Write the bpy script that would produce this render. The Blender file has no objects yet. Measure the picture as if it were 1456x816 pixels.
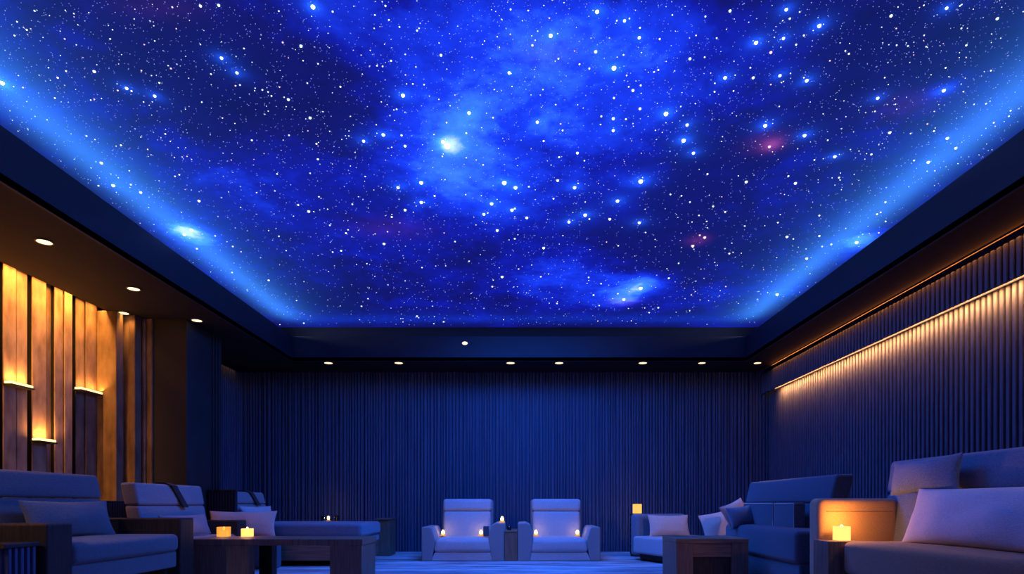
import bpy, bmesh, math, random
from mathutils import Vector, Matrix, noise
R = random.Random(7)
sc = bpy.context.scene
C = sc.collection
E = 0.9            # eye height
F = 850.0          # focal length in pixels of a 1456 wide frame
VX, VY = 742.0, 716.0

# ------------------------------------------------------------------ camera / view
cam = bpy.data.cameras.new('camera'); co = bpy.data.objects.new('camera', cam); C.objects.link(co)
co.location = (0, 0, E); co.rotation_euler = (math.pi/2, 0, 0)
cam.sensor_width = 36; cam.lens = F/1456*36
cam.shift_x = -(VX-728)/1456; cam.shift_y = (VY-408)/1456
cam.clip_start = .02
sc.camera = co
vs = sc.view_settings
sc.display_settings.display_device = 'sRGB'
vs.view_transform = 'Standard'; vs.look = 'None'; vs.gamma = 1; vs.exposure = 0
vs.use_curve_mapping = False
sc.cycles.use_denoising = True
sc.cycles.denoiser = 'OPENIMAGEDENOISE'
sc.cycles.max_bounces = 6; sc.cycles.diffuse_bounces = 4
sc.cycles.sample_clamp_indirect = 3; sc.cycles.sample_clamp_direct = 0
sc.cycles.caustics_reflective = False; sc.cycles.caustics_refractive = False
w = bpy.data.worlds.new('world'); sc.world = w; w.use_nodes = True
w.node_tree.nodes['Background'].inputs[0].default_value = (0, 0, 0, 1)
w.node_tree.nodes['Background'].inputs[1].default_value = 0

# ------------------------------------------------------------------ materials
def mat(name):
    m = bpy.data.materials.new(name); m.use_nodes = True
    nt = m.node_tree; nt.nodes.clear()
    out = nt.nodes.new('ShaderNodeOutputMaterial')
    return m, nt, out
def N(nt, typ, **kw):
    n = nt.nodes.new(typ)
    for k, v in kw.items():
        if k.startswith('i_'):
            n.inputs[k[2:].replace('_', ' ')].default_value = v
        else: setattr(n, k, v)
    return n
def c4(c): return (c[0], c[1], c[2], 1)
def ramp(nt, fac, stops):
    r = nt.nodes.new('ShaderNodeValToRGB'); els = r.color_ramp.elements
    while len(els) < len(stops): els.new(.5)
    for e, (p, c) in zip(els, stops): e.position = p; e.color = c4(c)
    nt.links.new(fac, r.inputs[0]); return r.outputs[0]
def noise_mat(name, c1, c2, scale=(1, 1, 1), ns=20, detail=6, rough=.7, bump=.2, bdist=.004, spec=.3, sheen=0, lo=.3, hi=.7):
    m, nt, out = mat(name)
    tc = N(nt, 'ShaderNodeTexCoord'); mp = N(nt, 'ShaderNodeMapping'); mp.inputs['Scale'].default_value = scale
    nt.links.new(tc.outputs['Object'], mp.inputs[0])
    nz = N(nt, 'ShaderNodeTexNoise'); nz.inputs['Scale'].default_value = ns; nz.inputs['Detail'].default_value = detail
    nt.links.new(mp.outputs[0], nz.inputs['Vector'])
    col = ramp(nt, nz.outputs[0], [(lo, c1), (hi, c2)])
    b = N(nt, 'ShaderNodeBsdfPrincipled'); nt.links.new(col, b.inputs['Base Color'])
    b.inputs['Roughness'].default_value = rough; b.inputs['Specular IOR Level'].default_value = spec
    if sheen: b.inputs['Sheen Weight'].default_value = sheen
    if bump:
        bp = N(nt, 'ShaderNodeBump'); bp.inputs['Strength'].default_value = bump; bp.inputs['Distance'].default_value = bdist
        nt.links.new(nz.outputs[0], bp.inputs['Height']); nt.links.new(bp.outputs[0], b.inputs['Normal'])
    nt.links.new(b.outputs[0], out.inputs[0]); return m
def emit_mat(name, col, strength, sample=True):
    m, nt, out = mat(name)
    e = N(nt, 'ShaderNodeEmission'); e.inputs[0].default_value = c4(col); e.inputs[1].default_value = strength
    nt.links.new(e.outputs[0], out.inputs[0])
    if not sample: m.cycles.emission_sampling = 'NONE'
    return m
def fabric(name, c, var=.25, sc_=60):
    return noise_mat(name, [x*(1-var) for x in c], [min(1, x*(1+var)) for x in c], (1, 1, 3.2), sc_, 4, .9, .5, .004, .15, .3)
M = {}
M['fab_grey'] = fabric('grey_fabric', (.23, .24, .26))
M['fab_chair'] = fabric('light_grey_fabric', (.40, .41, .44), .18)
M['fab_brown'] = fabric('taupe_fabric', (.26, .14, .065), .18)
M['fab_tan'] = fabric('tan_fabric', (.44, .25, .13), .15)
M['fab_near'] = fabric('charcoal_fabric', (.13, .13, .145))
M['fab_blue'] = fabric('slate_fabric', (.15, .18, .24))
M['fab_dark'] = fabric('dark_slate_fabric', (.06, .075, .11))
M['fab_lilac'] = fabric('mauve_fabric', (.70, .45, .37), .15)
M['fab_white'] = fabric('pale_fabric', (.58, .50, .50), .12)
M['strap'] = fabric('black_strap', (.012, .012, .015))
M['wood'] = noise_mat('walnut_veneer', (.10, .065, .045), (.24, .16, .115), (14, 14, .5), 6, 6, .5, .15, .002, .35)
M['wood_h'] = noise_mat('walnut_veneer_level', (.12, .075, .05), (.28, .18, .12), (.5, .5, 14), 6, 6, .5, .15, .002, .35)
M['wood_dark'] = noise_mat('dark_stained_wood', (.020, .014, .011), (.05, .036, .03), (9, 9, .6), 6, 6, .5, .12, .002, .3)
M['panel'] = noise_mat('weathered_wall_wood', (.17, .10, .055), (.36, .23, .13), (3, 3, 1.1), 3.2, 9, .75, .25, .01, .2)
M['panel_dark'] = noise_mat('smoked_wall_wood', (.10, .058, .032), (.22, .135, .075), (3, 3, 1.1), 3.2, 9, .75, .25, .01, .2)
M['gap'] = noise_mat('black_backing', (.006, .005, .005), (.012, .01, .01), (1, 1, 1), 10, 3, .8, 0)
M['soffit'] = noise_mat('charcoal_plaster', (.016, .013, .012), (.022, .018, .017), (1, 1, 1), 4, 5, .8, .05, .003, .2)
M['fascia'] = noise_mat('navy_lacquer', (.008, .011, .026), (.011, .015, .033), (1, 1, 1), 3, 4, .6, 0, .003, .3)
M['slat'] = noise_mat('dark_slat_wood', (.06, .062, .095), (.11, .112, .155), (6, 6, .5), 8, 5, .6, .1, .002, .3)
M['slat_back'] = noise_mat('dark_back_slat_wood', (.045, .06, .11), (.10, .125, .20), (9, 9, .15), 9, 5, .65, .1, .002, .25)
M['pillar'] = noise_mat('smooth_charcoal_board', (.016, .017, .02), (.024, .026, .03), (1, 1, 1), 3, 4, .6, 0)
M['black'] = noise_mat('black_metal', (.012, .012, .013), (.02, .02, .022), (1, 1, 1), 20, 3, .45, 0)
M['ring'] = noise_mat('bronze_metal', (.10, .08, .06), (.14, .11, .09), (1, 1, 1), 20, 3, .4, 0)
M['piping'] = noise_mat('pale_piping', (.55, .58, .65), (.65, .68, .75), (1, 1, 1), 30, 3, .6, 0)
M['lamp'] = emit_mat('lamp_lens', (1, .70, .36), 2.6, False)
M['flame'] = emit_mat('flame', (1, .62, .18), 9)
M['bar'] = emit_mat('ledge_diffuser', (1, .62, .22), 3)
M['votive'] = emit_mat('lit_frosted_glass', (1, .42, .07), 1.0)
M['votive_hot'] = emit_mat('lit_frosted_glass_hot', (1, .52, .12), 1.7)
M['shade'] = emit_mat('lit_amber_shade', (1, .55, .13), 1.15)
M['wax'] = emit_mat('glowing_wax', (1, .62, .20), 2.5)
M['led_blue'] = emit_mat('blue_led', (.10, .35, 1), .6, False)
M['led_warm'] = emit_mat('warm_led', (1, .5, .14), 1.6, False)
for k_, c_, s_, f_ in (('votive', (1, .44, .08), 1.0, .6), ('votive_hot', (1, .55, .15), 1.9, .7)):
    m, nt, out = mat(k_+'_translucent'); e_ = N(nt, 'ShaderNodeEmission'); e_.inputs[0].default_value = c4(c_); e_.inputs[1].default_value = s_
    t_ = N(nt, 'ShaderNodeBsdfTransparent'); t_.inputs[0].default_value = (1, .8, .5, 1); x_ = N(nt, 'ShaderNodeMixShader'); x_.inputs[0].default_value = f_
    nt.links.new(t_.outputs[0], x_.inputs[1]); nt.links.new(e_.outputs[0], x_.inputs[2]); nt.links.new(x_.outputs[0], out.inputs[0]); M[k_] = m
g, nt, out = mat('clear_glass')
b = N(nt, 'ShaderNodeBsdfPrincipled'); b.inputs['Base Color'].default_value = (.9, .92, .95, 1); b.inputs['Roughness'].default_value = .05
b.inputs['Transmission Weight'].default_value = 1; nt.links.new(b.outputs[0], out.inputs[0]); M['glass'] = g

# carpet: streaks that run across the room
m, nt, out = mat('streaked_carpet')
tc = N(nt, 'ShaderNodeTexCoord'); mp = N(nt, 'ShaderNodeMapping'); mp.inputs['Scale'].default_value = (.35, 2.6, 1)
nt.links.new(tc.outputs['Object'], mp.inputs[0])
nz = N(nt, 'ShaderNodeTexNoise'); nz.inputs['Scale'].default_value = 2.2; nz.inputs['Detail'].default_value = 8; nz.inputs['Roughness'].default_value = .65; nz.inputs['Distortion'].default_value = .6
nt.links.new(mp.outputs[0], nz.inputs['Vector'])
col = ramp(nt, nz.outputs[0], [(.36, (.12, .13, .16)), (.5, (.34, .36, .40)), (.64, (.70, .72, .76))])
pl = N(nt, 'ShaderNodeTexNoise'); pl.inputs['Scale'].default_value = 250; nt.links.new(tc.outputs['Object'], pl.inputs['Vector'])
bp = N(nt, 'ShaderNodeBump'); bp.inputs['Strength'].default_value = .5; bp.inputs['Distance'].default_value = .006; nt.links.new(pl.outputs[0], bp.inputs['Height'])
b = N(nt, 'ShaderNodeBsdfPrincipled'); b.inputs['Roughness'].default_value = .75; b.inputs['Specular IOR Level'].default_value = .3
nt.links.new(col, b.inputs['Base Color']); nt.links.new(bp.outputs[0], b.inputs['Normal']); nt.links.new(b.outputs[0], out.inputs[0])
M['carpet'] = m

# ------------------------------------------------------------------ mesh helpers
def obj(name, bm, m, parent=None, smooth=False, kind=None):
    me = bpy.data.meshes.new(name)
    bmesh.ops.recalc_face_normals(bm, faces=bm.faces)
    if parent is not None:
        r = parent
        while r.parent is not None: r = r.parent
        bmesh.ops.translate(bm, verts=bm.verts, vec=-Vector(r.location))
    bm.to_mesh(me); bm.free()
    if smooth:
        for p in me.polygons: p.use_smooth = True
    o = bpy.data.objects.new(name, me); C.objects.link(o)
    me.materials.append(m)
    if parent is not None: o.parent = parent
    if kind: o['kind'] = kind
    return o
def thing(name, label, cat, loc, group=None):
    o = bpy.data.objects.new(name, None); C.objects.link(o); o.location = loc; o.empty_display_size = .1
    o['label'] = label; o['category'] = cat
    if group: o['group'] = group
    return o
def tag(o, label, cat, group=None):
    o['label'] = label; o['category'] = cat
    if group: o['group'] = group
    return o
def box(bm, x0, x1, y0, y1, z0, z1, bev=0, seg=2):
    r = bmesh.ops.create_cube(bm, size=1)
    vsx = r['verts']
    for v in vsx:
        v.co = Vector(((x0+x1)/2+v.co.x*(x1-x0), (y0+y1)/2+v.co.y*(y1-y0), (z0+z1)/2+v.co.z*(z1-z0)))
    if bev:
        es = list({e for v in vsx for e in v.link_edges})
        bmesh.ops.bevel(bm, geom=es, offset=bev, segments=seg, affect='EDGES', profile=.5)
    return bm
def bx(*a, **k): return box(bmesh.new(), *a, **k)
def axis(h, r, n):
    a = [-h + r*i/4 for i in range(4)]
    mid = [-h + r + (2*h-2*r)*i/n for i in range(n+1)]
    return a + mid + [-x for x in reversed(a)]
def soft(size, loc, r=.04, bulge=(0, 0, .02), n=6, fn=None, wr=.0, bm=None, seed=0):
    """rounded, slightly stuffed box; fn deforms the finished points"""
    bm = bm or bmesh.new()
    h = [s/2 for s in size]; r = min(r, min(h)*.98)
    ax = [axis(h[i], r, n) for i in range(3)]
    L = [len(a) for a in ax]; vm = {}
    def V(i, j, k):
        key = (i, j, k)
        if key in vm: return vm[key]
        q = Vector((ax[0][i], ax[1][j], ax[2][k]))
        inn = Vector([max(-(h[t]-r), min(h[t]-r, q[t])) for t in range(3)])
        d = q-inn
        if d.length > 1e-9: q = inn + d.normalized()*r
        u = [q[t]/h[t] for t in range(3)]
        for t in range(3):
            o1, o2 = (t+1) % 3, (t+2) % 3
            q[t] += bulge[t]*u[t]*max(0, 1-u[o1]**2)*max(0, 1-u[o2]**2)
        if wr:
            q += Vector(noise.noise_vector(q*5+Vector((seed*3.1, 1, 2))))*wr
        p = q + Vector(loc)
        if fn: p = Vector(fn(p))
        vm[key] = bm.verts.new(p); return vm[key]
    for t in range(3):
        o1, o2 = (t+1) % 3, (t+2) % 3
        for s in (0, L[t]-1):
            for i in range(L[o1]-1):
                for j in range(L[o2]-1):
                    q = []
                    for (a, b_) in ((i, j), (i+1, j), (i+1, j+1), (i, j+1)):
                        idx = [0, 0, 0]; idx[t] = s; idx[o1] = a; idx[o2] = b_; q.append(V(*idx))
                    try: bm.faces.new(q)
                    except ValueError: pass
    return bm
def prism(prof, a0, a1, plane='xz', bev=0, seg=3):
    """profile of 2D points extruded along the remaining axis"""
    bm = bmesh.new()
    def P(u, v, t):
        return {'xz': (u, t, v), 'yz': (t, u, v), 'xy': (u, v, t)}[plane]
    A = [bm.verts.new(P(u, v, a0)) for u, v in prof]; B = [bm.verts.new(P(u, v, a1)) for u, v in prof]
    n = len(prof)
    bm.faces.new(A); bm.faces.new(B)
    for i in range(n): bm.faces.new((A[i], A[(i+1) % n], B[(i+1) % n], B[i]))
    if bev: bmesh.ops.bevel(bm, geom=list(bm.edges), offset=bev, segments=seg, affect='EDGES', profile=.5)
    return bm
def cyl(x, y, z0, z1, r, seg=24, r2=None, bm=None):
    bm = bm or bmesh.new()
    res = bmesh.ops.create_cone(bm, cap_ends=True, segments=seg, radius1=r, radius2=r if r2 is None else r2, depth=z1-z0)
    bmesh.ops.translate(bm, verts=res['verts'], vec=(x, y, (z0+z1)/2)); return bm
def ringm(x, y, z0, z1, r0, r1, seg=28):
    bm = bmesh.new(); L = []
    for (r, z) in ((r0, z0), (r1, z0), (r1, z1), (r0, z1)):
        L.append([bm.verts.new((x+r*math.cos(2*math.pi*i/seg), y+r*math.sin(2*math.pi*i/seg), z)) for i in range(seg)])
    for k in range(4):
        a, b_ = L[k], L[(k+1) % 4]
        for i in range(seg): bm.faces.new((a[i], a[(i+1) % seg], b_[(i+1) % seg], b_[i]))
    return bm
def pillow(wd, ht, th, mtx, seed=0, n=22, pinch=.07, wr=.012):
    """throw pillow: local x = width, z = height, y = thickness"""
    bm = bmesh.new(); front, back = {}, {}
    for i in range(n+1):
        for j in range(n+1):
            u = math.sin((i/n*2-1)*math.pi/2); v = math.sin((j/n*2-1)*math.pi/2)
            x = u*wd/2*(1-pinch*(1-v*v)); z = v*ht/2*(1-pinch*1.4*(1-u*u))
            t = th/2*((1-u*u)**.5)*((1-v*v)**.5)*(1-.12*abs(u*v))
            nv = Vector((x*4+seed*7.3, z*4, seed*1.7))
            t += wr*noise.noise(nv)*(1-u*u)**.3*(1-v*v)**.3*2
            t += wr*.9*abs(noise.noise(nv*2.3))*(1-u*u)**.3*(1-v*v)**.3
            edge = i in (0, n) or j in (0, n)
            front[i, j] = bm.verts.new(mtx @ Vector((x, -max(t, .004), z)))
            back[i, j] = front[i, j] if edge else bm.verts.new(mtx @ Vector((x, max(t, .004), z)))
    for i in range(n):
        for j in range(n):
            for g_ in (front, back):
                q = [g_[i, j], g_[i+1, j], g_[i+1, j+1], g_[i, j+1]]
                try: bm.faces.new(q)
                except ValueError: pass
    return bm
def trs(loc, rz=0, rx=0, ry=0):
    return Matrix.Translation(loc) @ Matrix.Rotation(rz, 4, 'Z') @ Matrix.Rotation(rx, 4, 'X') @ Matrix.Rotation(ry, 4, 'Y')
rad = math.radians
def area(name, loc, sx, sy, rot, col, power, spread=180):
    l = bpy.data.lights.new(name, 'AREA'); l.shape = 'RECTANGLE'; l.size = sx; l.size_y = sy; l.color = col; l.energy = power; l.spread = rad(spread)
    o = bpy.data.objects.new(name, l); C.objects.link(o); o.location = loc; o.rotation_euler = rot; return o
def point(name, loc, col, power, r=.02):
    l = bpy.data.lights.new(name, 'POINT'); l.color = col; l.energy = power; l.shadow_soft_size = r
    o = bpy.data.objects.new(name, l); C.objects.link(o); o.location = loc; return o
def spot(name, loc, rot, col, power, ang=70, blend=.8, r=.05):
    l = bpy.data.lights.new(name, 'SPOT'); l.color = col; l.energy = power; l.spot_size = rad(ang); l.spot_blend = blend; l.shadow_soft_size = r
    o = bpy.data.objects.new(name, l); C.objects.link(o); o.location = loc; o.rotation_euler = rot; return o

# ------------------------------------------------------------------ room shell  (x right, y into the room, z up)
YB, YF = 11.24, -2.6           # back and front walls
XL, XR = -5.5, 4.65            # wall planes
HS = E+2.46                    # soffit underside
HL = E+2.885                   # top of the recess lip
HC = E+3.20                    # star ceiling
RX0, RX1, RY0, RY1 = -3.97, 3.86, -1.6, 10.30   # opening of the recess
SX0, SX1 = -5.30, 4.43         # outer edges of the soffit

obj('floor', bx(XL-.1, XR+.3, YF-.1, YB+.1, -.1, 0), M['carpet'], kind='structure')

# soffit: a ring of boards round the recess, its lip, and the shelf behind the lip
bm = bmesh.new()
def quad(bm, pts): bm.faces.new([bm.verts.new(p) for p in pts])
T = .012
box(bm, SX0, RX0, YF, YB, HS, HS+.06); box(bm, RX1, SX1, YF, YB, HS, HS+.06)
box(bm, RX0, RX1, RY1, YB, HS, HS+.06); box(bm, RX0, RX1, YF, RY0, HS, HS+.06)
sof = obj('ceiling_soffit', bm, M['soffit'], kind='structure')
bm = bmesh.new()
box(bm, RX0-.03, RX0, RY0-.03, RY1+.03, HS-.004, HL, .003, 1); box(bm, RX1, RX1+.03, RY0-.03, RY1+.03, HS-.004, HL, .003, 1)
box(bm, RX0, RX1, RY1, RY1+.03, HS-.004, HL, .003, 1); box(bm, RX0, RX1, RY0-.03, RY0, HS-.004, HL, .003, 1)
obj('ceiling_fascia', bm, M['fascia'], kind='structure')
# box above the soffit that closes the light cove
bm = bmesh.new(); G = .55
box(bm, RX0-G-.05, RX0-G, RY0-G, RY1+G, HS+.06, HC+.02); box(bm, RX1+G, RX1+G+.05, RY0-G, RY1+G, HS+.06, HC+.02)
box(bm, RX0-G, RX1+G, RY1+G, RY1+G+.05, HS+.06, HC+.02); box(bm, RX0-G, RX1+G, RY0-G-.05, RY0-G, HS+.06, HC+.02)
obj('ceiling_cove', bm, M['fascia'], kind='structure')

# outer lid above the wall slots
bm = bmesh.new()
box(bm, XL-.1, SX0+.02, YF, YB, HS+.16, HS+.2); box(bm, SX0, SX0+.02, YF, YB, HS+.06, HS+.16)
box(bm, SX1-.02, XR+.3, YF, YB, HS+.26, HS+.3); box(bm, SX1-.02, SX1, YF, YB, HS+.06, HS+.26)
obj('ceiling_slot_lid', bm, M['gap'], kind='structure')

# back wall with thin irregular slats
bm = bmesh.new(); box(bm, XL-.1, XR+.3, YB, YB+.1, 0, HS+.3)
x = XL
while x < XR:
    wd = R.uniform(.026, .05); gp = R.choice((.014, .018, .022, .034)); d = R.choice((.03, .04, .04, .055))
    box(bm, x, x+wd, YB-d, YB+.001, 0, HS+.06, .004, 1); x += wd+gp
obj('wall_back', bm, M['slat_back'], kind='structure')
bm = bx(XL-.1, XR+.3, YF-.1, YF, 0, HS+.3); obj('wall_front', bm, M['pillar'], kind='structure')

# right wall: even slats; the upper band stands forward and hides the light strip
bm = bmesh.new(); box(bm, XR, XR+.1, YF, YB, 0, HS+.3)
HB = E+2.04; HBT = E+2.402
y = YF
while y < YB:
    box(bm, XR-.045, XR+.001, y, y+.046, 0, HB+.1, .012, 2); y += .075
obj('wall_right', bm, M['slat'], kind='structure')
bm = bmesh.new(); box(bm, XR-.16, XR-.125, YF, YB, HB, HBT); box(bm, XR-.126, XR, YF, YB, HB+.10, HBT)
y = YF
while y < YB:
    box(bm, XR-.19, XR-.159, y, y+.046, HB, HBT, .01, 2); y += .075
obj('trim_1', bm, M['slat'], kind='structure')
o = obj('trim_2', bx(SX1-.012, SX1+.004, YF, YB, HS-.012, HS+.004), M['ring'], kind='structure')

# left wall: black backing, tall wooden boards of different width and depth
wl = obj('wall_left', bx(XL-.1, XL, YF, YB, 0, HS+.3), M['gap'], kind='structure')
XP = -5.42
def zy(px, X=XP): return X*F/(px-VX)
boards = [  # px from, px to, offset of the face, material
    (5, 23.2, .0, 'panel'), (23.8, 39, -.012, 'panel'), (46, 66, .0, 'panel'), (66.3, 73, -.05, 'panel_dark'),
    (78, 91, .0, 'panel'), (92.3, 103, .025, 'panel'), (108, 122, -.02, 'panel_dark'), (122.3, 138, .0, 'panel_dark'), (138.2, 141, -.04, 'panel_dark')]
more = [(-60, -40, 0, 'panel'), (-39, -20, .02, 'panel'), (-14, -1, 0, 'panel')]
def board(X, y0, y1, mm):
    p = obj('wall_panel', bx(X-.014, X, y0, y1, 0, HS+.1, .004, 1), M[mm], wl)
    obj('batten', bx(XL, X-.013, y0+.012, y1, 0, HS+.1), M['gap'], p)
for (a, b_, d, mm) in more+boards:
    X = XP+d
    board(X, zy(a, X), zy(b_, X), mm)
y = 1.2
while y < 5.1:
    wd = R.uniform(.2, .36); board(XP+R.choice((0, .02)), y, y+wd, 'panel'); y += wd+.08
# stepped boards by the pillar
for (x0, x1, yy, mm) in ((-5.42, -5.17, 7.62, 'panel_dark'), (-5.30, -5.12, 7.80, 'panel'), (-5.11, -5.035, 7.78, 'panel_dark'),
                         (-5.04, -5.00, 7.93, 'panel'), (-4.995, -4.92, 7.95, 'panel_dark')):
    obj('wall_panel', bx(x0, x1, yy, yy+.14, 0, HS, .006, 1), M[mm], wl)
PX = -4.47
bm = bx(XL, PX, 7.98, 8.90, 0, HS, .004, 1)
pil = obj('pillar', bm, M['pillar'], kind='structure')
bm = bmesh.new()
for yy, ww in ((8.62, .03), (8.70, .05), (8.78, .05)): box(bm, PX-.001, PX+.02, yy, yy+ww, 0, HS, .004, 1)
obj('trim', bm, M['pillar'], pil)
# slatted stretch of the left wall behind the pillar
bm = bmesh.new(); box(bm, XL, -5.28, 8.9, YB, 0, HS-.001); y = 8.92
while y < YB-.06: box(bm, -5.281, -5.24, y, y+.045, 0, HS-.03, .006, 1); y += .075
obj('wall_left_slats', bm, M['slat_back'], kind='structure')

# ------------------------------------------------------------------ star ceiling
HH = HC-E
def cp(px, py):
    s = HH/(VY-py); return ((px-VX)*s, F*s)
m, nt, out = mat('printed_star_sky')
tc = N(nt, 'ShaderNodeTexCoord')
def noise_f(scale, detail=7, rough=.6, dist=.3, loc=(0, 0, 0), stretch=(1, 1, 1)):
    mp = N(nt, 'ShaderNodeMapping'); mp.inputs['Location'].default_value = loc; mp.inputs['Scale'].default_value = stretch
    nt.links.new(tc.outputs['Object'], mp.inputs[0])
    n_ = N(nt, 'ShaderNodeTexNoise'); n_.inputs['Scale'].default_value = scale; n_.inputs['Detail'].default_value = detail
    n_.inputs['Roughness'].default_value = rough; n_.inputs['Distortion'].default_value = dist
    nt.links.new(mp.outputs[0], n_.inputs['Vector']); return n_
def mth(op, a, b_=None, c_=None, clamp=False):
    n_ = N(nt, 'ShaderNodeMath', operation=op); n_.use_clamp = clamp
    for i, v in enumerate((a, b_, c_)):
        if v is None: continue
        if isinstance(v, (int, float)): n_.inputs[i].default_value = v
        else: nt.links.new(v, n_.inputs[i])
    return n_.outputs[0]
warpn = noise_f(.8, 5, .6, 0)
wv = N(nt, 'ShaderNodeVectorMath', operation='SUBTRACT'); nt.links.new(warpn.outputs['Color'], wv.inputs[0]); wv.inputs[1].default_value = (.5, .5, .5)
ws = N(nt, 'ShaderNodeVectorMath', operation='SCALE'); nt.links.new(wv.outputs[0], ws.inputs[0]); ws.inputs['Scale'].default_value = 1.6
wa = N(nt, 'ShaderNodeVectorMath', operation='ADD'); nt.links.new(tc.outputs['Object'], wa.inputs[0]); nt.links.new(ws.outputs[0], wa.inputs[1])
def blob(px, py, rx, ry, rot=0, warp=True):
    x, y = cp(px, py); s = HH/(VY-py)
    sx = rx*s; sy = ry*F*HH/(VY-py)**2
    mp = N(nt, 'ShaderNodeMapping'); mp.vector_type = 'TEXTURE'
    mp.inputs['Location'].default_value = (x, y, HC); mp.inputs['Scale'].default_value = (sx, sy, 1); mp.inputs['Rotation'].default_value = (0, 0, rad(rot))
    nt.links.new(wa.outputs[0] if warp else tc.outputs['Object'], mp.inputs[0])
    v2 = N(nt, 'ShaderNodeVectorMath', operation='MULTIPLY'); nt.links.new(mp.outputs[0], v2.inputs[0]); v2.inputs[1].default_value = (1, 1, 0)
    ln = N(nt, 'ShaderNodeVectorMath', operation='DOT_PRODUCT'); nt.links.new(v2.outputs[0], ln.inputs[0]); nt.links.new(v2.outputs[0], ln.inputs[1])
    return mth('EXPONENT', mth('MULTIPLY', ln.outputs['Value'], -1.0))
f1 = noise_f(.55, 8, .62, .5, (3.1, 1.7, 0)).outputs[0]
f2 = noise_f(2.2, 8, .65, .3, (7.7, 2.2, 0)).outputs[0]
f3 = noise_f(9, 6, .7, .2, (1.7, 4.2, 0)).outputs[0]
val = mth('ADD', mth('MULTIPLY', f1, .50), mth('ADD', mth('MULTIPLY', f2, .36), mth('MULTIPLY', f3, .16)))
val = mth('SUBTRACT', val, .205)
BL = [ # px py rx ry amplitude
    (640, 210, 90, 70, .17), (730, 130, 170, 95, .16), (850, 110, 150, 110, .16), (720, 250, 130, 60, .14), (880, 40, 220, 60, .10),
    (520, 40, 130, 60, .06), (860, 412, 110, 30, .24), (740, 385, 120, 30, .12), (770, 300, 150, 50, .08), (560, 360, 60, 50, .05),
    (1000, 110, 120, 90, .05), (80, 50, 90, 70, .03), (1330, 130, 60, 40, .06), (350, 300, 120, 60, .03),
    (400, 160, 130, 90, -.12), (200, 70, 120, 60, -.08), (1240, 120, 130, 80, -.14), (1010, 240, 90, 50, -.10), (480, 420, 100, 30, -.12), (980, 350, 140, 50, -.14),
    (700, 360, 90, 30, -.10), (1390, 60, 90, 60, -.12), (860, 455, 200, 18, -.14), (560, 300, 80, 40, -.06), (1060, 30, 80, 50, -.06)]
for (px, py, rx, ry, a) in BL:
    val = mth('ADD', val, mth('MULTIPLY', blob(px, py, rx, ry), a))
CORE = [(638, 206, 17, 14, .40), (270, 332, 30, 18, .62), (910, 408, 26, 12, .36), (886, 426, 18, 9, .26), (1342, 128, 18, 14, .22), (1222, 344, 30, 16, .45), (664, 180, 36, 24, .12),
        (0, 117, 24, 20, .3), (1110, 416, 24, 10, .2)]
for (px, py, rx, ry, a) in CORE:
    val = mth('ADD', val, mth('MULTIPLY', blob(px, py, rx, ry, 0, False), mth('MULTIPLY', mth('ADD', f2, .5), a)))
col = ramp(nt, val, [(.08, (.003, .001, .030)), (.25, (.005, .002, .10)), (.38, (.005, .006, .34)), (.54, (.009, .04, .88)), (.76, (.06, .28, 1)), (1, (.75, .95, 1))])
pk = None
for (px, py, rx, ry, a) in ((1097, 206, 13, 8, .75), (1090, 203, 26, 14, .18), (992, 341, 14, 7, .24), (885, 428, 16, 5, .25), (230, 10, 60, 20, .05), (1290, 150, 40, 20, .05), (555, 325, 50, 14, .06), (780, 75, 40, 20, .05)):
    v = mth('MULTIPLY', mth('MULTIPLY', blob(px, py, rx, ry, 0, False), a), f2)
    pk = v if pk is None else mth('ADD', pk, v)
pc = N(nt, 'ShaderNodeVectorMath', operation='SCALE'); pc.inputs[0].default_value = (.75, .12, .45); nt.links.new(pk, pc.inputs['Scale'])
ad = N(nt, 'ShaderNodeVectorMath', operation='ADD'); nt.links.new(col, ad.inputs[0]); nt.links.new(pc.outputs[0], ad.inputs[1])
em = N(nt, 'ShaderNodeEmission'); nt.links.new(ad.outputs[0], em.inputs[0]); em.inputs[1].default_value = 1.0
df = N(nt, 'ShaderNodeBsdfDiffuse'); df.inputs[0].default_value = (.016, .085, .28, 1)
sh = N(nt, 'ShaderNodeAddShader'); nt.links.new(em.outputs[0], sh.inputs[0]); nt.links.new(df.outputs[0], sh.inputs[1])
nt.links.new(sh.outputs[0], out.inputs[0]); M['sky'] = m

ceil = obj('ceiling', bx(RX0-G-.05, RX1+G+.05, RY0-G-.05, RY1+G+.05, HC, HC+.04), M['sky'], kind='structure')

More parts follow.
